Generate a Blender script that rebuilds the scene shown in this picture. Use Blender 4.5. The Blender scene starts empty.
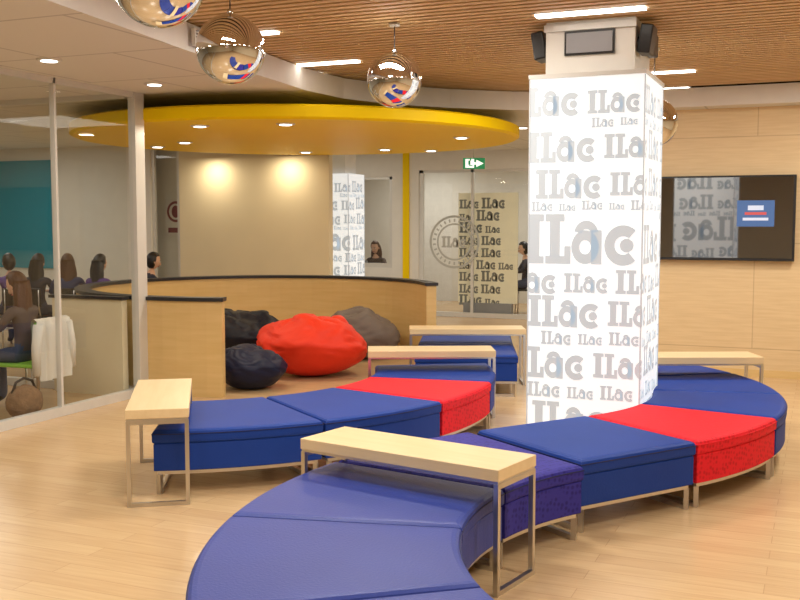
import bpy, bmesh, math, random
from mathutils import Vector, Matrix, noise
random.seed(4)
scene=bpy.context.scene
scene.view_settings.view_transform='Standard'
CS,SN=math.cos(math.radians(22.87)),math.sin(math.radians(22.87))
YAW=math.radians(22.87)
# furniture plan grid (u right, v deep) is turned 22.87 deg against the building grid
def P(u,v,z=0.0): return Vector((u*CS-v*SN,u*SN+v*CS,z))

# ---------------------------------------------------------------- materials
def mat(name,col,rough=.5,metal=0,var=.05,scale=6,bump=0,bscale=80,emis=0,ecol=None,spec=.5,coat=0):
    m=bpy.data.materials.new(name); m.use_nodes=True
    nt=m.node_tree; b=nt.nodes['Principled BSDF']
    tc=nt.nodes.new('ShaderNodeTexCoord'); nz=nt.nodes.new('ShaderNodeTexNoise'); nz.inputs['Scale'].default_value=scale
    nt.links.new(tc.outputs['Object'],nz.inputs['Vector'])
    mx=nt.nodes.new('ShaderNodeMix'); mx.data_type='RGBA'
    mx.inputs[6].default_value=tuple(min(1,c*(1-var)) for c in col)+(1,)
    mx.inputs[7].default_value=tuple(min(1,c*(1+var)) for c in col)+(1,)
    nt.links.new(nz.outputs['Fac'],mx.inputs[0]); nt.links.new(mx.outputs[2],b.inputs['Base Color'])
    b.inputs['Roughness'].default_value=rough; b.inputs['Metallic'].default_value=metal
    b.inputs['Specular IOR Level'].default_value=spec
    if coat: b.inputs['Coat Weight'].default_value=coat; b.inputs['Coat Roughness'].default_value=.15
    if emis:
        b.inputs['Emission Color'].default_value=tuple(ecol or col)+(1,); b.inputs['Emission Strength'].default_value=emis
    if bump:
        n2=nt.nodes.new('ShaderNodeTexNoise'); n2.inputs['Scale'].default_value=bscale
        nt.links.new(tc.outputs['Object'],n2.inputs['Vector'])
        bp=nt.nodes.new('ShaderNodeBump'); bp.inputs['Strength'].default_value=bump; bp.inputs['Distance'].default_value=.01
        nt.links.new(n2.outputs['Fac'],bp.inputs['Height']); nt.links.new(bp.outputs[0],b.inputs['Normal'])
    return m
def woodmat(name,c1,c2,rough=.4,sx=1,sy=14,sz=14):
    m=mat(name,c1,rough); nt=m.node_tree; b=nt.nodes['Principled BSDF']
    tc=nt.nodes.new('ShaderNodeTexCoord'); mp=nt.nodes.new('ShaderNodeMapping'); mp.inputs['Scale'].default_value=(sx,sy,sz)
    nz=nt.nodes.new('ShaderNodeTexNoise'); nz.inputs['Scale'].default_value=2.5; nz.inputs['Detail'].default_value=6
    nt.links.new(tc.outputs['Object'],mp.inputs[0]); nt.links.new(mp.outputs[0],nz.inputs['Vector'])
    r=nt.nodes.new('ShaderNodeValToRGB'); r.color_ramp.elements[0].position=.3; r.color_ramp.elements[1].position=.7
    r.color_ramp.elements[0].color=(*c1,1); r.color_ramp.elements[1].color=(*c2,1)
    nt.links.new(nz.outputs['Fac'],r.inputs[0]); nt.links.new(r.outputs[0],b.inputs['Base Color'])
    return m
def brickmat(name,c1,c2,cm,bw,rh,ms,rough,rot=(0,0,0),grain=True,bias=0):
    m=mat(name,c1,rough); nt=m.node_tree; b=nt.nodes['Principled BSDF']
    tc=nt.nodes.new('ShaderNodeTexCoord'); mp=nt.nodes.new('ShaderNodeMapping'); mp.inputs['Rotation'].default_value=rot
    br=nt.nodes.new('ShaderNodeTexBrick'); br.inputs['Scale'].default_value=1
    br.inputs['Color1'].default_value=(*c1,1); br.inputs['Color2'].default_value=(*c2,1); br.inputs['Mortar'].default_value=(*cm,1)
    br.inputs['Brick Width'].default_value=bw; br.inputs['Row Height'].default_value=rh; br.inputs['Mortar Size'].default_value=ms
    br.inputs['Mortar Smooth'].default_value=.3
    nt.links.new(tc.outputs['Object'],mp.inputs[0]); nt.links.new(mp.outputs[0],br.inputs['Vector'])
    out=br.outputs['Color']
    if grain:
        mp2=nt.nodes.new('ShaderNodeMapping'); mp2.inputs['Scale'].default_value=(1.5,22,1)
        nz=nt.nodes.new('ShaderNodeTexNoise'); nz.inputs['Scale'].default_value=2; nz.inputs['Detail'].default_value=5
        nt.links.new(mp.outputs[0],mp2.inputs[0]); nt.links.new(mp2.outputs[0],nz.inputs['Vector'])
        mx=nt.nodes.new('ShaderNodeMix'); mx.data_type='RGBA'; mx.blend_type='MULTIPLY'; mx.inputs[0].default_value=.3
        rr=nt.nodes.new('ShaderNodeValToRGB'); rr.color_ramp.elements[0].position=.3; rr.color_ramp.elements[1].position=.65
        rr.color_ramp.elements[0].color=(.7,.62,.5,1); rr.color_ramp.elements[1].color=(1,1,1,1)
        nt.links.new(nz.outputs['Fac'],rr.inputs[0]); nt.links.new(out,mx.inputs[6]); nt.links.new(rr.outputs[0],mx.inputs[7])
        out=mx.outputs[2]
    nt.links.new(out,b.inputs['Base Color'])
    return m
def patternmat(name,c1,c2,rough,scale,rot=0):
    m=mat(name,c1,rough); nt=m.node_tree; b=nt.nodes['Principled BSDF']
    tc=nt.nodes.new('ShaderNodeTexCoord'); mp=nt.nodes.new('ShaderNodeMapping'); mp.inputs['Rotation'].default_value=(0.3,.2,rot)
    ch=nt.nodes.new('ShaderNodeTexVoronoi'); ch.inputs['Scale'].default_value=scale; ch.inputs['Randomness'].default_value=0.5
    nt.links.new(tc.outputs['Object'],mp.inputs[0]); nt.links.new(mp.outputs[0],ch.inputs['Vector'])
    r=nt.nodes.new('ShaderNodeValToRGB'); r.color_ramp.elements[0].position=.2; r.color_ramp.elements[1].position=.5
    r.color_ramp.elements[0].color=(*c2,1); r.color_ramp.elements[1].color=(*c1,1)
    nt.links.new(ch.outputs['Distance'],r.inputs[0]); nt.links.new(r.outputs[0],b.inputs['Base Color'])
    b.inputs['Specular IOR Level'].default_value=.25
    bp=nt.nodes.new('ShaderNodeBump'); bp.inputs['Strength'].default_value=.2; bp.inputs['Distance'].default_value=.003
    nt.links.new(ch.outputs['Distance'],bp.inputs['Height']); nt.links.new(bp.outputs[0],b.inputs['Normal'])
    return m
def glassmat(name,tint,base,edge):
    m=bpy.data.materials.new(name); m.use_nodes=True; nt=m.node_tree; nt.nodes.clear()
    o=nt.nodes.new('ShaderNodeOutputMaterial'); mx=nt.nodes.new('ShaderNodeMixShader')
    t=nt.nodes.new('ShaderNodeBsdfTransparent'); t.inputs[0].default_value=(*tint,1)
    g=nt.nodes.new('ShaderNodeBsdfGlossy'); g.inputs['Roughness'].default_value=0.0
    f=nt.nodes.new('ShaderNodeLayerWeight'); f.inputs[0].default_value=.5
    pw=nt.nodes.new('ShaderNodeMath'); pw.operation='POWER'; pw.inputs[1].default_value=4
    ml=nt.nodes.new('ShaderNodeMath'); ml.operation='MULTIPLY_ADD'; ml.inputs[1].default_value=edge; ml.inputs[2].default_value=base
    nt.links.new(f.outputs['Facing'],pw.inputs[0]); nt.links.new(pw.outputs[0],ml.inputs[0])
    nt.links.new(ml.outputs[0],mx.inputs[0]); nt.links.new(t.outputs[0],mx.inputs[1]); nt.links.new(g.outputs[0],mx.inputs[2])
    nt.links.new(mx.outputs[0],o.inputs[0]); return m

M={}
M['floor']=brickmat('maple_floor',(.63,.43,.235),(.68,.48,.27),(.52,.34,.175),1.6,.13,.0022,.25)
M['ceil']=brickmat('ceiling_white',(.74,.72,.66),(.74,.72,.66),(.53,.51,.47),1.2,1.2,.014,.8,grain=False)
M['fascia']=mat('fascia_white',(.80,.78,.74),.7)
M['slat']=woodmat('slat_wood',(.58,.38,.18),(.76,.53,.28),.5,.6,14,14)
M['dark_gap']=mat('plenum_dark',(.06,.035,.018),.9)
M['beige']=mat('beige_paint',(.76,.67,.48),.7,scale=2)
M['white']=mat('white_paint',(.78,.76,.71),.6)
M['teal']=mat('teal_paint',(.012,.27,.38),.6)
M['yellow']=mat('yellow_paint',(.94,.66,.0),.5,scale=1,var=.03,spec=.15)
M['maple_wall']=woodmat('maple_panel',(.68,.47,.19),(.74,.53,.24),.45,.8,.8,10)
M['tvwall']=brickmat('maple_wall_panels',(.76,.58,.34),(.78,.60,.36),(.60,.43,.25),3.0,1.15,.006,.5,rot=(math.pi/2,0,0))
M['tabletop']=woodmat('table_maple',(.74,.56,.31),(.80,.62,.37),.35,1,10,10)
M['cap']=mat('black_cap',(.02,.02,.025),.4)
M['blue']=mat('blue_upholstery',(.008,.045,.29),.55,bump=.15,bscale=90,spec=.25,scale=3,var=.12)
M['blue2']=mat('royal_blue_upholstery',(.03,.055,.30),.45,bump=.15,bscale=90,scale=3,var=.1,spec=.4)
M['purple']=patternmat('violet_pattern_fabric',(.035,.03,.30),(.018,.015,.19),.6,34,.5)
M['red']=patternmat('red_pattern_fabric',(.80,.014,.03),(.58,.008,.018),.65,34,.6)
M['piping']=mat('seam_piping',(.006,.012,.09),.6)
M['steel']=mat('brushed_steel',(.62,.60,.57),.3,1)
M['alu']=mat('white_aluminium',(.70,.69,.66),.4,.2)
M['chrome']=mat('chrome',(.80,.79,.78),.02,1,var=.01)
M['black']=mat('black_plastic',(.015,.015,.017),.35)
M['screen']=mat('tv_glass',(.006,.006,.009),.03,spec=1,coat=1)
M['screen'].node_tree.nodes['Principled BSDF'].inputs['IOR'].default_value=2.0
M['screen'].node_tree.nodes['Principled BSDF'].inputs['Coat Roughness'].default_value=.02
M['glass']=glassmat('partition_glass',(.95,.97,.955),.05,.45)
M['panel']=mat('lit_panel',(.75,.78,.8),.4,emis=.60,ecol=(.92,.97,1.0),var=.01)
M['letter']=mat('lit_letter_grey',(.42,.46,.49),.5,emis=.31,ecol=(.85,.93,1.0),var=.02)
M['joint']=mat('panel_joint',(.45,.47,.48),.5,emis=.25,ecol=(.85,.93,1.0))
M['lamp']=mat('lamp_emitter',(1,1,1),.5,emis=6,ecol=(1,.95,.86))
M['bag_red']=mat('beanbag_red',(.74,.035,.010),.55,bump=.3,bscale=20,spec=.3)
M['bag_black']=mat('beanbag_black',(.004,.005,.014),.5,bump=.3,bscale=20,spec=.3)
M['bag_navy']=mat('beanbag_navy',(.005,.008,.035),.5,bump=.3,bscale=20,spec=.3)
M['bag_grey']=mat('beanbag_taupe',(.16,.13,.115),.65,bump=.3,bscale=20,spec=.3)
M['skin']=mat('skin',(.66,.40,.28),.5)
M['hair_br']=mat('hair_brown',(.08,.032,.013),.5,bump=.5,bscale=50)
M['hair_bk']=mat('hair_black',(.012,.010,.010),.4,bump=.4,bscale=50)
M['eye']=mat('eye_white',(.85,.85,.82),.3); M['pupil']=mat('pupil',(.02,.015,.01),.2); M['lip']=mat('lips',(.5,.13,.11),.5)
M['shirt_dk']=mat('shirt_dark',(.03,.03,.05),.8); M['shirt_pu']=mat('shirt_purple',(.12,.06,.26),.8)
M['shirt_bl']=mat('shirt_navy',(.03,.05,.15),.8); M['shirt_gy']=mat('shirt_taupe',(.10,.07,.06),.8)
M['shirt_wh']=mat('shirt_white',(.7,.7,.7),.8); M['jeans']=mat('jeans',(.05,.07,.14),.8); M['shoe']=mat('shoe_dark',(.03,.025,.02),.6)
M['green']=mat('chair_green',(.25,.55,.06),.5); M['coat']=mat('coat_white',(.72,.69,.64),.8,bump=.3,bscale=25)
M['fur']=mat('bag_brown',(.22,.13,.07),.9,bump=.8,bscale=60,var=.4,scale=20)
M['book']=mat('book_purple',(.25,.10,.45),.5)
M['exit']=mat('exit_green',(.02,.40,.16),.4,emis=.2)
M['exitw']=mat('exit_white',(.9,.95,.9),.4,emis=1)
M['tvrefl']=mat('tv_reflection_blue',(.03,.07,.2),.4,emis=.4,ecol=(.12,.24,.5))  # glowing colours for the reflection painted on the TV glass
M['tvrefl2']=mat('tv_reflection_white',(.4,.4,.5),.4,emis=.55,ecol=(.7,.82,1))
M['tvrefl3']=mat('tv_reflection_red',(.4,.05,.05),.4,emis=.4,ecol=(.8,.15,.15))
M['poster']=mat('poster_pale',(.75,.72,.68),.6); M['postergfx']=mat('poster_maroon',(.25,.06,.07),.6)
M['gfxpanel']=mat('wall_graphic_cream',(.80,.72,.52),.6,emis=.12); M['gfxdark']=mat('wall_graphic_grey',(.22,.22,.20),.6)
M['decal']=mat('window_decal',(.50,.50,.46),.7)
M['laptop']=mat('laptop_grey',(.3,.3,.32),.4)

# ---------------------------------------------------------------- mesh builder
class MB:
    def __init__(s): s.v=[];s.f=[];s.m=[];s.sm=[];s.mats=[]
    def mi(s,k):
        if k not in s.mats: s.mats.append(k)
        return s.mats.index(k)
    def add(s,vs,fs,k,smooth=False,T=None):
        o=len(s.v)
        s.v+= [tuple(T@Vector(p)) if T is not None else tuple(p) for p in vs]
        i=s.mi(k)
        for f in fs: s.f.append(tuple(o+j for j in f)); s.m.append(i); s.sm.append(smooth)
    def box(s,c,d,k,T=None,bev=0):
        x,y,z=[a/2 for a in d]
        if not bev:
            vs=[(c[0]+i*x,c[1]+j*y,c[2]+l*z) for i in(-1,1) for j in(-1,1) for l in(-1,1)]
            s.add(vs,[(0,1,3,2),(4,6,7,5),(0,4,5,1),(2,3,7,6),(0,2,6,4),(1,5,7,3)],k,False,T)
        else:
            bm=bmesh.new(); bmesh.ops.create_cube(bm,size=1)
            for v in bm.verts: v.co=Vector((c[0]+v.co.x*d[0],c[1]+v.co.y*d[1],c[2]+v.co.z*d[2]))
            bmesh.ops.bevel(bm,geom=bm.edges[:],offset=bev,segments=2,profile=.5,affect='EDGES')
            bm.verts.index_update()
            s.add([v.co[:] for v in bm.verts],[[v.index for v in f.verts] for f in bm.faces],k,False,T); bm.free()
    def loft(s,pts,prof,k,T=None,cap0=True,cap1=True,smooth=False):
        """pts: CCW xy outline, prof: list of (inset,z)"""
        n=len(pts); A=sum(pts[i][0]*pts[(i+1)%n][1]-pts[(i+1)%n][0]*pts[i][1] for i in range(n))
        if A<0: pts=pts[::-1]
        def ins(d):
            out=[]
            for i in range(n):
                a,b,c=Vector(pts[i-1][:2]),Vector(pts[i][:2]),Vector(pts[(i+1)%n][:2])
                e1=(b-a).normalized(); e2=(c-b).normalized()
                n1=Vector((-e1.y,e1.x)); n2=Vector((-e2.y,e2.x))
                q=b+(n1+n2)*(d/max(.3,1+n1.dot(n2))); out.append(q)
            return out
        vs=[];fs=[]
        for d,z in prof: vs+=[(q.x,q.y,z) for q in ins(d)]
        for l in range(len(prof)-1):
            for i in range(n):
                j=(i+1)%n; fs.append((l*n+i,l*n+j,(l+1)*n+j,(l+1)*n+i))
        s.add(vs,fs,k,smooth,T)
        o=len(s.v)-len(vs); mi=s.mi(k)
        if cap0: s.f.append(tuple(o+i for i in range(n-1,-1,-1))); s.m.append(mi); s.sm.append(False)
        if cap1: s.f.append(tuple(o+(len(prof)-1)*n+i for i in range(n))); s.m.append(mi); s.sm.append(False)
    def tube(s,pts,rad,k,seg=8,T=None,cap=True):
        pts=[Vector(p) for p in pts]
        if not hasattr(rad,'__len__'): rad=[rad]*len(pts)
        vs=[];fs=[]
        up=Vector((0,0,1)); last=None
        for i,p in enumerate(pts):
            t=((pts[min(i+1,len(pts)-1)]-pts[max(i-1,0)])).normalized()
            if last is None:
                a=t.cross(up)
                if a.length<.05: a=t.cross(Vector((1,0,0)))
            else: a=last-t*last.dot(t)
            a.normalize(); last=a; b=t.cross(a)
            for q in range(seg):
                th=2*math.pi*q/seg; vs.append(p+(a*math.cos(th)+b*math.sin(th))*rad[i])
        for i in range(len(pts)-1):
            for q in range(seg):
                r=(q+1)%seg; fs.append((i*seg+q,i*seg+r,(i+1)*seg+r,(i+1)*seg+q))
        if cap:
            fs.append(tuple(range(seg-1,-1,-1))); fs.append(tuple((len(pts)-1)*seg+q for q in range(seg)))
        s.add([tuple(v) for v in vs],fs,k,True,T)
    def ball(s,c,r,k,nu=16,nv=12,T=None,fn=None):
        vs=[];fs=[]
        for i in range(nv+1):
            th=math.pi*i/nv
            for j in range(nu):
                ph=2*math.pi*j/nu
                d=Vector((math.sin(th)*math.cos(ph),math.sin(th)*math.sin(ph),math.cos(th)))
                p=Vector((d.x*r[0],d.y*r[1],d.z*r[2]))
                if fn: p=fn(d,p)
                vs.append(tuple(Vector(c)+p))
        for i in range(nv):
            for j in range(nu):
                l=(j+1)%nu; fs.append((i*nu+j,(i+1)*nu+j,(i+1)*nu+l,i*nu+l))
        s.add(vs,fs,k,True,T)
    def lathe(s,prof,k,seg=64,T=None,smooth=False):
        vs=[];fs=[]
        for r,z in prof:
            for j in range(seg): a=2*math.pi*j/seg; vs.append((r*math.cos(a),r*math.sin(a),z))
        for i in range(len(prof)-1):
            for j in range(seg):
                l=(j+1)%seg; fs.append((i*seg+j,i*seg+l,(i+1)*seg+l,(i+1)*seg+j))
        fs.append(tuple(range(seg-1,-1,-1))); fs.append(tuple((len(prof)-1)*seg+j for j in range(seg)))
        s.add(vs,fs,k,smooth,T)
    def build(s,name,loc=(0,0,0),rot=0):
        me=bpy.data.meshes.new(name); me.from_pydata(s.v,[],s.f)
        for k in s.mats: me.materials.append(M[k])
        me.polygons.foreach_set('material_index',s.m); me.polygons.foreach_set('use_smooth',s.sm)
        me.validate(); me.update()
        ob=bpy.data.objects.new(name,me); scene.collection.objects.link(ob)
        ob.location=loc; ob.rotation_euler=(0,0,rot); return ob
def slab(name,x0,x1,y0,y1,z0,z1,k):
    b=MB(); cx,cy,cz=(x0+x1)/2,(y0+y1)/2,(z0+z1)/2
    b.box((0,0,0),(x1-x0,y1-y0,z1-z0),k); return b.build(name,(cx,cy,cz))

# ---------------------------------------------------------------- room shell
X0,X1,Y0,Y1=-14.,4.,-4.,20.
ZC,ZS=2.92,3.13
slab('floor',X0,X1,Y0,Y1,-.1,0,'floor')
slab('ceiling_plenum',X0,X1,Y0,Y1,3.24,3.3,'dark_gap')
slab('wall_left',X0-.1,X0,Y0,Y1,0,3.3,'white')
slab('wall_right',X1,X1+.1,Y0,Y1,0,3.3,'beige')
slab('wall_front',X0,X1,Y0-.1,Y0,0,3.3,'beige')
slab('wall_back',X0,X1,Y1,Y1+.1,0,3.3,'white')
slab('wall_tv',-2.35,X1,11.5,11.6,0,ZC,'tvwall')
slab('wall_corridor',-2.35,-2.25,11.6,16.7,0,ZC,'white')
slab('wall_alcove',-9.4,-6.75,13.3,13.42,0,ZC,'beige')
slab('wall_classroom',X0,-9.95,13.3,13.42,0,ZC,'white')
slab('wall_accent_teal',-13.2,-11.95,13.27,13.3,.9,2.72,'teal')
slab('wall_office_left',-9.4,-7.85,16.7,16.8,0,ZC,'white')
slab('wall_office_mid',-7.2,-6.68,16.7,16.8,0,ZC,'white')
slab('wall_office_sill',-7.85,-7.2,16.7,16.8,0,.85,'white')
slab('wall_office_right',-3.4,-2.25,16.7,16.8,0,ZC,'white')
slab('trim_yellow',-6.98,-6.86,16.67,16.7,0,ZC,'yellow')
slab('baseboard_tv',-2.35,X1,11.485,11.5,0,.08,'maple_wall')
# white dropped ceiling with curved edge
edge=[(-3.75,-4),(-3.8,1),(-3.9,3.3),(-3.98,4.31),(-4.08,5.03),(-4.22,5.96),(-4.38,7.2),(-4.5,8.4),(-4.45,9.1),(-4.2,9.75),(-3.75,10.3),(-3.2,10.75),(-2.6,11.05),(-1.8,11.2),(4,11.2)]
b=MB(); b.loft(edge+[(4,20),(-14,20),(-14,-4)],[(0,ZC),(0,ZS-.01)],'fascia')
ob=b.build('ceiling')
ob.data.materials.append(M['ceil'])
for p in ob.data.polygons:
    if p.normal.z<-.5: p.material_index=1
# linear air grille on the fascia edge
b=MB()
d=Vector((-.11,.9,0)); T=Matrix.Rotation(math.atan2(d.y,d.x),4,'Z')
b.box((0,-.01,0),(d.length,.03,.12),'alu',T)
for i in range(5): b.box((0,-.028,-.044+i*.022),(d.length-.04,.01,.010),'laptop',T)
b.build('trim_air_grille',(-4.27,6.60,3.02))
# slats
b=MB(); y=-3.9
while y<11.15:
    b.box((-.4,y,ZS+.035),(8.7,.06,.07),'slat'); y+=.105
for x in (-3,-1,1,3): b.box((x,3.6,ZS+.09),(.04,15,.03),'dark_gap')
b.build('ceiling_slats')
# linear lamps in slats
b=MB()
for (u,v,L) in [(1.30,6.98,.75),(-.65,9.2,.6),(-1.05,7.75,.25),(2.6,9.75,.45),(2.9,11.0,.45),(-.9,9.9,.3),(1.8,8.6,.3),(1.4,3.,1.),(-.6,1.5,1.),(2.9,4.6,1.)]:
    p=P(u,v,0); b.box((p.x,p.y,ZS-.004),(L,.09,.02),'lamp')
    b.box((p.x,p.y,ZS+.012),(L+.04,.12,.02),'alu')
b.build('linear_ceiling_lamps')
def downlights(name,pts,z):
    b=MB()
    for u,v in pts:
        p=P(u,v,z); T=Matrix.Translation(p)
        b.lathe([(.085,-.012),(.095,-.006),(.095,0)],'alu',20,T); b.lathe([(.06,-.016),(.06,-.012)],'lamp',20,T)
    return b.build(name)
downlights('recessed_downlights',[(-2.66,7.7),(-2.19,9.04),(-3.6,8.9),(-3.4,6.2),(1.3,13.6),(1.6,13.2),(-6.1,12.6)],ZC)

# glass partitions (left room)
def partition(name,p0,p1,posts,h0,h1,low=0,lowmat='beige',rail=.05,dp=.05):
    """aluminium framed glazing from p0 to p1 (xy)"""
    a=Vector(p0);c=Vector(p1);d=(c-a);L=d.length;ang=math.atan2(d.y,d.x)
    b=MB()
    b.box((L/2,0,h1-rail/2),(L,dp,rail),'alu'); b.box((L/2,0,h0+.04),(L,dp+.02,.08),'alu')
    for x,w in posts: b.box((x,0,(h0+h1)/2),(w,dp+(.03 if w>.1 else 0),h1-h0-.002),'alu')
    b.add([(.01,0,h0+.03),(L-.01,0,h0+.03),(L-.01,0,h1-.03),(.01,0,h1-.03)],[(0,1,2,3)],'glass')
    return b.build(name,(a.x,a.y,0),ang)
partition('window_1',(-6.1,-3.9),(-6.1,8.0),[(.04,.08),(2.2,.025),(4.1,.025),(6.5,.025),(8.9,.025),(10.72,.025),(11.85,.14)],.001,ZC)
partition('window_2',(-6.2,7.93),(-12.9,7.93),[(.9,.03),(3.0,.03),(5,.03)],.001,ZC)
slab('wall_low_classroom',-7.05,-6.2,7.80,7.88,0,.94,'beige')
slab('trim_low_cap',-7.08,-6.18,7.78,7.90,.94,.97,'cap')
partition('window_3',(-9.95,13.35),(-9.4,13.35),[(.03,.06),(.52,.06)],.001,ZC)
partition('window_4',(-6.68,16.75),(-3.4,16.75),[(.04,.08),(1.0,.05),(3.24,.06)],.001,2.6)
slab('wall_over_window',-6.68,-3.4,16.7,16.8,2.6,ZC,'white')
partition('window_5',(-7.85,16.75),(-7.2,16.75),[(.03,.06),(.62,.06)],.85,2.5)
slab('wall_over_office',-7.85,-7.2,16.7,16.8,2.5,ZC,'white')

# alcove half wall
cu,cv=-1.6,11.6
def arc(cu,cv,R,a0,a1,n):
    return [P(cu+R*math.sin(math.radians(a0+(a1-a0)*i/n)),cv-R*math.cos(math.radians(a0+(a1-a0)*i/n)))[:2] for i in range(n+1)]
b=MB()
b.loft(arc(cu,cv,2.06,-3,-261,60)+arc(cu,cv,1.94,-261,-3,60),[(0,0),(0,.93)],'maple_wall')
b.loft(arc(cu,cv,2.08,-2.5,-261.5,60)+arc(cu,cv,1.92,-261.5,-2.5,60),[(0,.93),(0,.965)],'cap')
b.build('alcove_half_wall')
# yellow disc canopy
ZD=2.65; RD=2.60
b=MB(); b.lathe([(RD-.04,0),(RD,.02),(RD,.12),(RD-.04,.14)],'yellow',96)
for a in range(4): b.tube([(1.4*math.cos(a*1.57+.7),1.4*math.sin(a*1.57+.7),.13),(1.4*math.cos(a*1.57+.7),1.4*math.sin(a*1.57+.7),ZC-ZD)],.02,'alu')
b.build('yellow_ceiling_canopy',P(-1.20,12.0,ZD))
downlights('canopy_downlights',[(-2.0,10.1),(-1.12,9.9),(.70,11.5),(-.2,13.4),(-2.6,12.2),(-3.1,12.9),(.42,13.6),(-1.3,13.9)],ZD)

# ---------------------------------------------------------------- lit pillars
def word(scale):
    """slab-serif word outline as list of (verts,faces) flat"""
    V=[];F=[]
    def q(x0,x1,y0,y1):
        o=len(V); V.extend([(x0,y0),(x1,y0),(x1,y1),(x0,y1)]); F.append((o,o+1,o+2,o+3))
    def ring(cx,cy,R,r,a0,a1,n=22,sx=1):
        o=len(V)
        for i in range(n+1):
            a=math.radians(a0+(a1-a0)*i/n)
            V.append((cx+R*math.cos(a)*sx,cy+R*math.sin(a))); V.append((cx+r*math.cos(a)*sx,cy+r*math.sin(a)))
        for i in range(n): F.append((o+2*i,o+2*i+2,o+2*i+3,o+2*i+1))
    q(.09,.34,.15,.85);q(0,.43,.85,1);q(0,.43,0,.15)
    q(.55,.76,.15,.85);q(.46,.85,.85,1);q(.46,.98,0,.16);q(.85,.98,.16,.36)
    ring(1.27,.34,.34,.14,0,360,sx=.82); q(1.39,1.60,0,.68); ring(1.29,.60,.27,.10,10,170,sx=.9)
    ring(2.02,.38,.40,.18,48,312,sx=.92)
    ring(2.09,.38,.14,0,0,360,10)
    return [(x*scale*1.0,y*scale) for x,y in V],F,2.40*scale*1.0
ROWS=[(2.45,.21,-.12),(2.36,.07,.45),(2.12,.22,-.02),(1.86,.21,.05),(1.77,.07,.02),(1.39,.36,-.04),(1.17,.18,-.2),(.93,.23,.0),(.80,.10,.1),(.55,.23,-.1),(.41,.11,.0),(.14,.24,.04)]
def lit_pillar(name,c,w,h,rot,zs=1.0,frame=True):
    b=MB(); b.box((0,0,h/2),(w,w,h),'panel')
    for i in (-1,1):
        for j in (-1,1): b.box((i*w/2,j*w/2,h/2),(.010,.010,h-.01),'joint')
    bm=bmesh.new(); per=4*w
    for z,hh,off in ROWS:
        s=off; k=0
        while s<per:
            sc=hh*(1,.78,.95,.7)[k%4] if k else hh
            V,F,L=word(sc*zs)
            if s+L>per: break
            dz=random.uniform(0,hh*.15) if k else 0
            for f in F:
                vs=[bm.verts.new((max(0,s+V[i][0]),(z+dz)*zs+V[i][1],0)) for i in f]
                try: bm.faces.new(vs)
                except: pass
            s+=L+.035*zs; k+=1
    for i in (1,2,3):
        g=bm.verts[:]+bm.edges[:]+bm.faces[:]
        bmesh.ops.bisect_plane(bm,geom=g,plane_co=(i*w,0,0),plane_no=(1,0,0),dist=1e-6)
    e=.0025; H=w/2
    for f in bm.faces:
        if f.calc_area()<1e-7: continue
        sc=f.calc_center_median().x; k=min(3,int(sc/w)); T=Matrix.Rotation(k*math.pi/2,4,'Z')
        b.add([(v.co.x-k*w-H,-H-e,v.co.y) for v in f.verts],[tuple(range(len(f.verts)))],'letter',False,T)
    bm.free()
    b.box((0,0,.02),(w+.02,w+.02,.04),'alu')
    return b,c,rot
w=.82; cc=P(1.48,7.56)
b,_,_=lit_pillar('p',cc,w,2.72,0)
b.box((0,0,2.735),(w+.02,w+.02,.03),'alu')
b.build('illuminated_pillar',(cc.x,cc.y,0),0)
b=MB(); b.box((0,0,2.94),(.64,.64,.38),'fascia')
b.box((0,-.325,2.97),(.36,.02,.17),'black'); b.box((0,-.335,2.97),(.33,.02,.14),'laptop')
b.box((0,-.33,3.085),(.66,.03,.05),'alu')
for sx in(-1,1):
    T=Matrix.Translation((sx*.385,-.2,2.98))@Matrix.Rotation(sx*.15,4,'Y')
    b.box((0,0,0),(.09,.2,.20),'black',T,.01); b.tube([(-sx*.04,0,0),(-sx*.10,0,0)],.02,'black',T=T)
b.box((.36,.15,3.0),(.07,.2,.16),'black',bev=.008)
b.build('column_head_with_speakers',(cc.x,cc.y,0),0)
c2=P(-.98,16.3); b,_,_=lit_pillar('p2',c2,.60,2.45,0,.88); b.build('illuminated_pillar',(c2.x,c2.y,0),0)
slab('trim_pillar_head',c2.x-.2,c2.x+.2,c2.y-.2,c2.y+.2,2.45,ZC,'fascia')

# chrome balls
for u,v,z in [(-1.03,4.36,2.725),(-.98,5.88,2.69),(-.04,7.4,2.725),(2.12,8.45,2.52)]:
    b=MB(); b.ball((0,0,0),(.2,.2,.2),'chrome',48,32); b.tube([(0,0,.195),(0,0,.225)],.018,'chrome')
    b.tube([(0,0,.22),(0,0,ZS-z)],.004,'black'); b.tube([(0,0,ZS-z-.02),(0,0,ZS-z)],.04,'alu',16)
    b.build('chrome_ball_pendant',P(u,v,z))

# ---------------------------------------------------------------- benches
ZT=.41
def bench(outline,k,legs):
    b=MB()
    cx=sum(p[0] for p in outline)/len(outline); cy=sum(p[1] for p in outline)/len(outline)
    pts=[(p[0]-cx,p[1]-cy) for p in outline]
    b.loft(pts,[(.014,.325),(.006,.332),(.004,.345),(.004,ZT-.03),(.010,ZT-.012),(.022,ZT-.003),(.04,ZT)],k)
    b.loft(pts,[(.001,ZT-.030),(.001,ZT-.025)],'piping' if k!='red' else k)
    b.loft(pts,[(.016,.15),(.012,.155),(.012,.318),(.018,.325)],k)
    b.loft(pts,[(.03,.125),(.03,.15)],'steel')
    for (x,y) in legs:
        b.box((x-cx,y-cy,.0625),(.028,.028,.125),'steel')
    for i in (0,2):
        a=Vector((legs[i][0]-cx,legs[i][1]-cy,.013)); c=Vector((legs[i+1][0]-cx,legs[i+1][1]-cy,.013)); d=c-a
        T=Matrix.Translation((a+c)/2)@Matrix.Rotation(math.atan2(d.y,d.x),4,'Z')
        b.box((0,0,0),(d.length,.03,.026),'steel',T)
    return b.build('upholstered_bench',(cx,cy,0))
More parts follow.
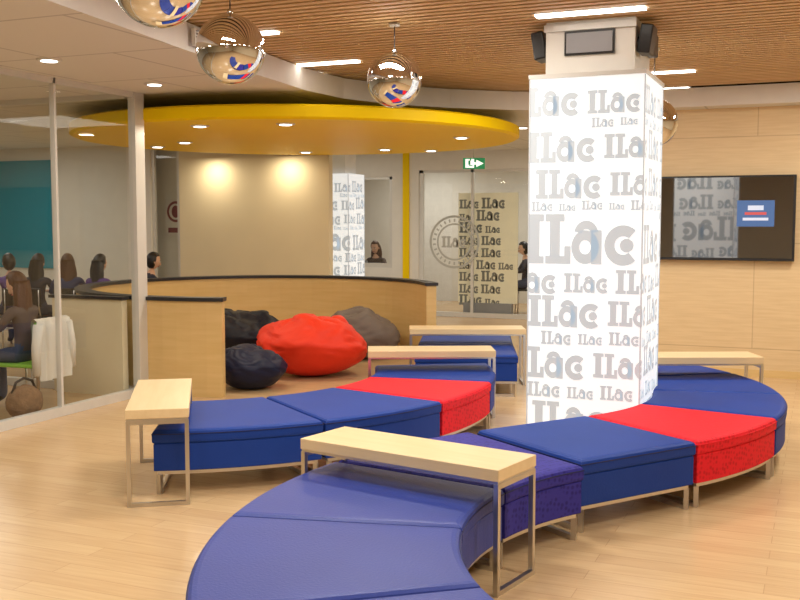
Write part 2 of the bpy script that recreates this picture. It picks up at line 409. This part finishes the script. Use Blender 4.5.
def arc_bench(cu,cv,Rc,h,a0,a1,k):
    g=math.degrees(.004/Rc); a0+=g;a1-=g
    if a1<a0: a0-=2*g; a1+=2*g
    o=arc(cu,cv,Rc+h,a0,a1,14)+arc(cu,cv,Rc-h,a1,a0,14)
    d=math.degrees(.035/Rc)*(1 if a1>a0 else -1)
    def q(R,a): return P(cu+R*math.sin(math.radians(a)),cv-R*math.cos(math.radians(a)))[:2]
    bench(o,k,[q(Rc-h+.05,a0+d),q(Rc+h-.04,a0+d),q(Rc-h+.05,a1-d),q(Rc+h-.04,a1-d)])
def quad_bench(p0,p1,h,k):
    p0=Vector(p0);p1=Vector(p1);d=(p1-p0).normalized();n=Vector((-d.y,d.x));p0=p0+d*.004;p1=p1-d*.004
    o=[P(*(p0-n*h))[:2],P(*(p1-n*h))[:2],P(*(p1+n*h))[:2],P(*(p0+n*h))[:2]]
    i=d*.035; m=h-.04
    bench(o,k,[P(*(p0+i-n*m))[:2],P(*(p0+i+n*m))[:2],P(*(p1-i-n*m))[:2],P(*(p1-i+n*m))[:2]])
# left serpentine
for a,c,k in [(5,29.5,'blue'),(29.5,53,'blue'),(53,75,'red'),(75,99,'blue')]: arc_bench(-1.77,8.68,2.08,.52,a,c,k)
# right ring
for a,c,k in [(32,56,'red'),(56,79,'blue'),(79,103,'blue'),(103,126,'blue')]: arc_bench(.43,7.9,2.01,.475,a,c,k)
quad_bench((.725,5.72),(1.494,6.196),.48,'blue')
for a,c,k in [(58,34,'purple'),(34,10,'blue2'),(10,-15,'blue2'),(-15,-40,'blue2')]: arc_bench(1.81,3.88,2.085,.52,-(90+a),-(90+c),k)
quad_bench((.64,9.6),(.70,10.6),.505,'blue'); quad_bench((.70,10.6),(.78,11.6),.505,'blue')

# ---------------------------------------------------------------- side tables
def side_table(u,v,du,dv,L=1.16,W=.37,H=.587):
    b=MB(); b.box((0,0,H-.028),(L,W,.056),'tabletop',bev=.003)
    b.box((0,0,H-.062),(L-.01,W-.01,.012),'steel')
    t=.024
    for s in(-1,1):
        x=s*(L/2-t/2-.002)
        for r in(-1,1): b.box((x,r*(W/2-t/2-.002),(H-.068)/2),(t,t,H-.068),'steel')
        b.box((x,0,t/2),(t,W-2*t,t),'steel'); b.box((x,0,H-.079),(t,W-2*t,t),'steel')
    p=P(u,v); d=P(du,dv)
    return b.build('side_table',(p.x,p.y,0),math.atan2(d.y,d.x))
side_table(.070,4.885,.95,-.66)
side_table(-1.55,6.43,.22,-1.15)
side_table(.27,8.7,1,.03,1.1)
side_table(.70,10.45,1,.0,1.2)
side_table(2.42,8.3,1,.02,1.12)

# ---------------------------------------------------------------- TV, exit sign
b=MB(); b.box((0,0,0),(1.60,.05,.92),'black',bev=.006); b.box((0,-.027,.005),(1.55,.006,.87),'screen')
b.box((.40,-.0315,.05),(.38,.002,.28),'tvrefl'); b.box((.40,-.033,.11),(.16,.002,.05),'tvrefl2'); b.box((.40,-.033,.05),(.22,.002,.03),'tvrefl3'); b.box((.40,-.033,-.01),(.26,.002,.03),'tvrefl2'); b.box((0,.045,0),(.4,.04,.3),'black')  # small blue reflection in the screen, painted as glowing boxes; TV shows no image
b.build('wall_television',(-1.07,11.434,1.73),0)
b=MB(); b.box((0,0,0),(.30,.05,.15),'exit',bev=.004); b.tube([(0,0,.075),(0,0,.42)],.008,'alu')
b.box((-.06,-.027,0),(.12,.004,.12),'exitw'); 
b.add([(.03,-.028,-.05),(.03,-.028,.05),(.13,-.028,0)],[(0,2,1)],'exitw'); b.box((.0,-.027,0),(.08,.004,.03),'exitw')
b.box((-.065,-.030,.01),(.03,.003,.06),'exit'); b.ball((-.05,-.030,.05),(.012,.004,.012),'exit'); b.box((-.045,-.030,-.03),(.05,.003,.012),'exit')
b.build('exit_sign',P(1.02,13.9,2.49),YAW)
# wall graphic behind the far window + round decal
b=MB(); b.box((0,0,0),(1.1,.03,1.95),'gfxpanel')
for r in range(9):
    z=.78-r*.215; s=-.53
    while True:
        sc=random.choice([.16,.12,.19]); V,F,L=word(sc)
        if s+L>.54: break
        for f in F: b.add([(s+V[i][0],-.0175,z+V[i][1]-.08) for i in f],[(0,1,2,3)],'gfxdark')
        s+=L+.03
b.build('graphic_banner',(-5.46,16.95,1.22),0)
slab('trim_banner_foot',-5.9,-5.0,16.9,17.0,0,.245,'laptop')
b=MB()
def ringxz(b,R,r,y,k,cx=0,cz=0,n=40):
    vs=[];fs=[]
    for i in range(n):
        a=2*math.pi*i/n; vs+=[(cx+R*math.cos(a),y,cz+R*math.sin(a)),(cx+r*math.cos(a),y,cz+r*math.sin(a))]
    for i in range(n):
        j=(i+1)%n; fs.append((2*i,2*i+1,2*j+1,2*j))
    b.add(vs,fs,k)
ringxz(b,.47,.43,0,'decal'); ringxz(b,.33,.30,0,'decal')
for i in range(26):
    a=i*2*math.pi/26; T=Matrix.Rotation(a,4,'Y'); b.box((0,0,.38),(.03,.002,.055),'decal',T)
V,F,L=word(.2)
for f in F: b.add([(V[i][0]-L/2,0,V[i][1]-.1) for i in f],[(0,1,2,3)],'decal')
b.build('window_decal',(-6.0,16.70,1.33),0)
b=MB(); b.box((0,0,0),(.42,.02,.6),'poster'); ringxz(b,.17,.13,-.012,'postergfx',0,.1); b.box((0,-.012,-.2),(.3,.004,.08),'postergfx'); b.ball((0,-.012,.1),(.08,.004,.1),'postergfx')
b.build('wall_poster',(-9.68,13.6,1.75),0)
slab('wall_poster_back',-10.4,-9.0,13.62,13.66,0,ZC,'white')

# ---------------------------------------------------------------- beanbags
def beanbag(u,v,R,H,k,seed,peak=(0,0),rot=0):
    b=MB()
    def fn(d,p):
        z=d.z; h=(z+1)/2
        prof=math.sqrt(max(0,1-z*z))**.62
        rr=R*prof*(1.0-.30*max(0,z)**1.3)
        ang=math.atan2(d.y,d.x)
        fold=1+.035*math.sin(ang*6+seed+3*z)*(max(0,z)+.1)+.09*noise.noise(Vector((d.x*1.5+seed,d.y*1.5,d.z*1.5)))+.035*noise.noise(Vector((d.x*4,d.y*4+seed,d.z*4)))
        rg=1-abs(noise.noise(Vector((d.x*2.3+seed,d.y*2.3,d.z*2.3+seed))))*2
        fold-=.05*max(0,rg-.75)*4*(.3+h)
        zz=H*(h**.8)
        t=max(0,z)**2
        sl=1+.14*noise.noise(Vector((d.x*1.8,d.y*1.8,seed)))-(.10*d.x*(1-t))-.05*max(0,rg-.75)*4*h
        return Vector((rr*fold*math.cos(ang)+peak[0]*t, rr*fold*math.sin(ang)*.9+peak[1]*t, zz*sl))
    b.ball((0,0,0),(1,1,1),k,72,48,fn=fn)
    return b.build('beanbag',P(u,v,.0),YAW+rot)
beanbag(-.98,11.0,.62,.66,'bag_red',1.3,(.06,0))
beanbag(-1.53,10.1,.37,.43,'bag_navy',4.1,(-.08,0))
beanbag(-1.95,12.1,.62,.64,'bag_black',7.7,(.0,0))
beanbag(-.47,12.35,.48,.60,'bag_grey',2.9,(-.1,0))

# ---------------------------------------------------------------- people
def person(name,loc,rot,shirt,pants,hair,long=True,lean=0.0,scale=1.0,turn=0.0,down=.25,hl=.43,arms=((.13,.36,.775),(-.13,.36,.775))):
    ly=lean
    pts={'pel':((0,0,.54),.125,),'bel':((0,.02+ly*.3,.69),.105),'che':((0,.03+ly*.7,.87),.12),'nb':((0,.03+ly,1.0),.06),'nt':((0,.06+ly*1.15,1.085),.046)}
    E=[('pel','bel',shirt),('bel','che',shirt),('che','nb',shirt),('nb','nt','skin')]
    for s,sd,w_ in ((1,'r',arms[0]),(-1,'l',arms[1])):
        sh=Vector((s*.165,.02+ly*.85,.955)); wr=Vector(w_); mid=(sh+wr)/2+Vector((s*.08,-.06,-.09))
        pts['sh'+sd]=(tuple(sh),.055); pts['el'+sd]=(tuple(mid),.041); pts['wr'+sd]=(tuple(wr),.026)
        pts['hp'+sd]=((s*.09,.06,.53),.088); pts['kn'+sd]=((s*.12,.43,.51),.06); pts['an'+sd]=((s*.12,.40,.10),.042); pts['to'+sd]=((s*.13,.54,.045),.036)
        E+=[('che','sh'+sd,shirt),('sh'+sd,'el'+sd,shirt),('el'+sd,'wr'+sd,shirt),('pel','hp'+sd,pants),('hp'+sd,'kn'+sd,pants),('kn'+sd,'an'+sd,pants),('an'+sd,'to'+sd,'shoe')]
    names=list(pts); me=bpy.data.meshes.new('sk'); me.from_pydata([pts[n][0] for n in names],[(names.index(a),names.index(c)) for a,c,_ in E],[])
    o=bpy.data.objects.new('sk',me); scene.collection.objects.link(o)
    o.modifiers.new('s','SKIN'); 
    for i,n in enumerate(names):
        sv=me.skin_vertices[0].data[i]; sv.radius=(pts[n][1],pts[n][1]*(.8 if n in('che','bel') else 1)); sv.use_root=(i==0)
    sb=o.modifiers.new('ss','SUBSURF'); sb.levels=2; sb.render_levels=2
    dg=bpy.context.evaluated_depsgraph_get(); dg.update(); ev=o.evaluated_get(dg); m2=bpy.data.meshes.new_from_object(ev)
    b=MB(); segs=[(Vector(pts[a][0]),Vector(pts[c][0]),k) for a,c,k in E]
    vs=[v.co.copy() for v in m2.vertices]; groups={}
    for p in m2.polygons:
        c=p.center; best=None
        for a,d,k in segs:
            ab=d-a; t=max(0,min(1,(c-a).dot(ab)/ab.length_squared)); ds=(c-(a+ab*t)).length
            if best is None or ds<best[0]: best=(ds,k)
        groups.setdefault(best[1],[]).append(tuple(p.vertices))
    b.v+=[tuple(v) for v in vs]
    for k,fs in groups.items():
        i=b.mi(k)
        for f in fs: b.f.append(f); b.m.append(i); b.sm.append(True)
    bpy.data.objects.remove(o)
    # hands
    for s,sd in ((1,'r'),(-1,'l')):
        wr=Vector(pts['wr'+sd][0]); el=Vector(pts['el'+sd][0]); d=(wr-el); d.z*=.2; d.normalize()
        side=Vector((d.y,-d.x,0)).normalized()*s
        pc=wr+d*.055
        T=Matrix.Translation(pc)@Matrix.Rotation(math.atan2(d.y,d.x),4,'Z')
        b.ball((0,0,0),(.055,.042,.017),'skin',12,8,T=T)
        for j,(off,l) in enumerate([(-.028,.062),(-.010,.074),(.010,.070),(.027,.054)]):
            q=pc+d*.04+side*off
            b.tube([q,q+d*l*.45+Vector((0,0,.008)),q+d*l*.8+Vector((0,0,-.001)),q+d*l+Vector((0,0,-.012))],[.0095,.009,.008,.006],'skin',7)
        q=pc-d*.015-side*.03
        b.tube([q,q-side*.028+d*.025,q-side*.035+d*.055],[.012,.010,.007],'skin',7)
    # head
    hc=Vector(pts['nt'][0])+Vector((0,.02,.10))
    T=Matrix.Translation(hc)@Matrix.Rotation(turn,4,'Z')@Matrix.Rotation(-down,4,'X')
    def hf(d,p):
        if d.z<0: p.x*=1-.28*(-d.z); p.y*=1-.12*(-d.z)
        if d.y<0: p.y*=1.08
        return p
    b.ball((0,0,0),(.076,.092,.118),'skin',24,18,T,hf)
    b.tube([(0,.088,.012),(0,.104,-.018),(0,.100,-.03),(0,.085,-.035)],[.006,.012,.014,.006],'skin',8,T)
    for s in(-1,1):
        b.ball((s*.03,.080,.012),(.015,.010,.009),'eye',10,8,T); b.ball((s*.03,.089,.012),(.006,.003,.006),'pupil',8,6,T)
        b.tube([(s*.014,.091,.030),(s*.032,.088,.034),(s*.048,.076,.028)],.003,hair,5,T)
        b.ball((s*.078,-.005,-.005),(.010,.02,.03),'skin',10,8,T)
    b.ball((0,.083,-.058),(.022,.008,.008),'lip',10,8,T)
    def hr(d,p):
        if d.y>.25 and d.z<.62:
            p*=.80
        return p*(1+.03*math.sin(math.atan2(d.y,d.x)*16))
    b.ball((0,-.012,.014),(.088,.104,.124),hair,40,24,T,hr)
    if long:
        vs=[];fs=[];n=14;mm=14
        for i in range(n+1):
            t=i/n; z=.05-hl*t
            for j in range(mm*2):
                a=2*math.pi*j/(mm*2); wx=.085+.035*math.sin(t*2.6)-.04*t*t; wy=.058-.012*t
                f=1+.07*math.sin(a*7+t*4)+.03*math.sin(a*3-t*9)
                vs.append((wx*f*math.cos(a),-.055-.03*t+wy*f*math.sin(a)-ly*.4*t,z-.03*math.sin(a*5)*t))
        K=mm*2
        for i in range(n):
            for j in range(K):
                l=(j+1)%K; fs.append((i*K+j,i*K+l,(i+1)*K+l,(i+1)*K+j))
        fs.append(tuple(range(K))); fs.append(tuple(n*K+j for j in range(K-1,-1,-1)))
        b.add(vs,fs,hair,True,Matrix.Translation(hc)@Matrix.Rotation(turn,4,'Z'))
    ob=b.build(name,loc,rot); ob.scale=(scale,)*3; return ob
def chair(loc,rot,k='green'):
    b=MB(); b.box((0,0,.43),(.42,.42,.03),k,bev=.01); b.box((0,-.23,.70),(.40,.025,.24),k,bev=.01)
    for s in(-1,1):
        b.tube([(s*.19,.18,.42),(s*.20,.20,.0)],.011,'steel'); b.tube([(s*.19,-.18,.42),(s*.20,-.22,.0)],.011,'steel')
        b.tube([(s*.17,-.19,.42),(s*.17,-.235,.55),(s*.17,-.235,.80)],.011,'steel')
    return b.build('classroom_chair',loc,rot)
def desk(loc,rot,L=1.3,W=.6):
    b=MB(); b.box((0,0,.725),(L,W,.03),'white',bev=.005)
    for i in(-1,1):
        for j in(-1,1): b.tube([(i*(L/2-.06),j*(W/2-.06),.71),(i*(L/2-.06),j*(W/2-.06),0)],.018,'steel')
    return b.build('classroom_desk',loc,rot)
def seat_at(u,v,ang,shirt,pants,hair,ck='green',nm='student',**kw):
    """ang: facing direction in plan grid degrees (0=+v)"""
    rot=YAW+math.radians(ang); p=P(u,v)
    person(nm,(p.x,p.y,0),rot,shirt,pants,hair,**kw)
    f=Vector((-math.sin(rot),math.cos(rot),0))
    chair((p.x,p.y,0),rot,ck)
    return p,f,rot
# girl by the glass, facing left
p,f,rot=seat_at(-3.33,8.90,72,'shirt_gy','jeans','hair_br',nm='seated_girl',scale=.95,lean=.03,down=.5,hl=.52,arms=((.10,.36,.80),(-.14,.34,.80)))
q=p+f*.62; desk((q.x,q.y,0),rot,1.3,.62)
b=MB(); b.box((0,0,.012),(.22,.30,.022),'book',bev=.003); b.box((0,0,.027),(.21,.29,.008),'white'); b.build('purple_book',(p.x+f.x*.62,p.y+f.y*.62,.741),rot+.2)
# coat on chair back
b=MB()
vs=[];fs=[];n=16;mm=14
for i in range(n+1):
    t=i/n
    for j in range(mm+1):
        x=-.21+.42*j/mm; a=t*2-1
        if abs(a)<.15: y=-.235+.04*a/.15; z=.85-.02*abs(a)/.15
        else: y=-.235+(.04 if a>0 else -.05)*(1+.25*math.sin(j*1.3+a*3)); z=.83-(abs(a)-.15)*(.62 if a<0 else .3)
        vs.append((x*(1+.12*math.sin(t*6)),y+.012*math.sin(j*2.1),z))
for i in range(n):
    for j in range(mm): fs.append((i*(mm+1)+j,i*(mm+1)+j+1,(i+1)*(mm+1)+j+1,(i+1)*(mm+1)+j))
b.add(vs,fs,'coat',True)
b.tube([(-.20,-.27,.80),(-.24,-.27,.60),(-.23,-.26,.36)],[.045,.04,.035],'coat',10)
b.tube([(.20,-.27,.80),(.24,-.28,.60),(.25,-.27,.38)],[.045,.04,.035],'coat',10)
b.build('draped_coat',(p.x,p.y,0),rot)
pb=P(-3.22,8.48); b=MB()
b.ball((0,0,.15),(.17,.11,.15),'fur',32,20,fn=lambda d,p:p*(1+.08*noise.noise(d*3)) if p.z>-.13 else Vector((p.x,p.y,-.14)))
b.tube([(-.12,0,.24),(-.08,0,.33),(.0,0,.36),(.08,0,.33),(.12,0,.24)],.012,'shoe'); b.build('shoulder_bag',(pb.x,pb.y,0),1.4)
# classroom students (backs to the hall)
for (u,v,a,s,pn,h,lg) in [(-3.98,13.1,-25,'shirt_pu','jeans','hair_bk',True),(-4.42,13.3,20,'shirt_bl','jeans','hair_br',True),(-4.85,13.3,-10,'shirt_dk','jeans','hair_bk',True),(-5.22,13.4,40,'shirt_pu','jeans','hair_bk',False),(-3.5,13.9,-60,'shirt_dk','jeans','hair_bk',False)]:
    seat_at(u,v,a,s,pn,h,'black',long=lg,scale=.96)
for u,v in [(-4.15,13.95),(-5.05,14.05)]:
    q=P(u,v); desk((q.x,q.y,0),YAW,.86,.5)
# office woman + other person
p,f,rot=seat_at(-.45,19.4,157,'shirt_gy','jeans','hair_br','black',nm='office_worker',long=True); dk=p+f*.62; desk((dk.x,dk.y,0),rot,1.0,.5)
b=MB(); b.box((0,0,.01),(.32,.22,.018),'laptop',bev=.003); b.box((0,.12,.12),(.32,.012,.21),'laptop',bev=.003); b.build('laptop',(p.x+f.x*.66,p.y+f.y*.66,.742),rot)
p,f,rot=seat_at(2.36,18.5,90,'shirt_dk','jeans','hair_bk','black',nm='office_worker',long=False); dk=p+f*.62; desk((dk.x,dk.y,0),rot,1.0,.5)

# ---------------------------------------------------------------- lights
def area(name,x,y,z,e,size,col=(1,.94,.83),rx=0,rz=0,sy=None):
    l=bpy.data.lights.new(name,'AREA'); l.energy=e; l.color=col; l.size=size
    if sy: l.shape='RECTANGLE'; l.size_y=sy
    o=bpy.data.objects.new(name,l); scene.collection.objects.link(o); o.location=(x,y,z); o.rotation_euler=(rx,0,rz)
for i,(x,y) in enumerate([(-2.6,1.2),(.8,1.2),(-2.6,4.0),(.6,4.2),(-2.8,6.4),(.6,7.4),(-2.0,9.0),(.6,9.8)]):
    area('hall_lamp',x,y,ZS-.03,50,.9,sy=.2)
for (x,y,e) in [(-5.1,2.5,20),(-5.1,5.5,20),(-4.2,14.8,32),(-8.2,14.9,22)]:
    area('corridor_lamp',x,y,ZC-.03,e,.5)
for (x,y,e) in [(-8.6,6.2,20),(-9.9,9.4,18),(-11.8,11.4,24),(-8.5,2.5,22)]:
    area('classroom_lamp',x,y,ZC-.03,e,1.2,(1,.96,.88))
area('office_lamp',-7.6,18.6,ZC-.03,34,.8,(1,.95,.86)); area('office_lamp',-4.6,18.4,ZC-.03,34,.8,(1,.95,.86))
for u,v in [(-2.0,10.1),(-1.12,9.9),(.70,11.5),(-.2,13.4),(-2.6,12.2)]:
    p=P(u,v,ZD-.03); area('canopy_lamp',p.x,p.y,p.z,13,.12,(1,.88,.68))
for x in (-8.7,-7.4):
    area('wall_washer',x,12.98,ZD-.04,7,.12,(1,.84,.58),rx=math.radians(12))
w=bpy.data.worlds.new('world'); scene.world=w; w.use_nodes=True
w.node_tree.nodes['Background'].inputs[0].default_value=(1,.9,.75,1); w.node_tree.nodes['Background'].inputs[1].default_value=.3

# camera
cam=bpy.data.cameras.new('camera'); cam.sensor_width=36; cam.lens=45
co=bpy.data.objects.new('camera',cam); scene.collection.objects.link(co); co.location=(0,0,1.7)
co.rotation_euler=(math.radians(90-4.52),0,YAW); scene.camera=co
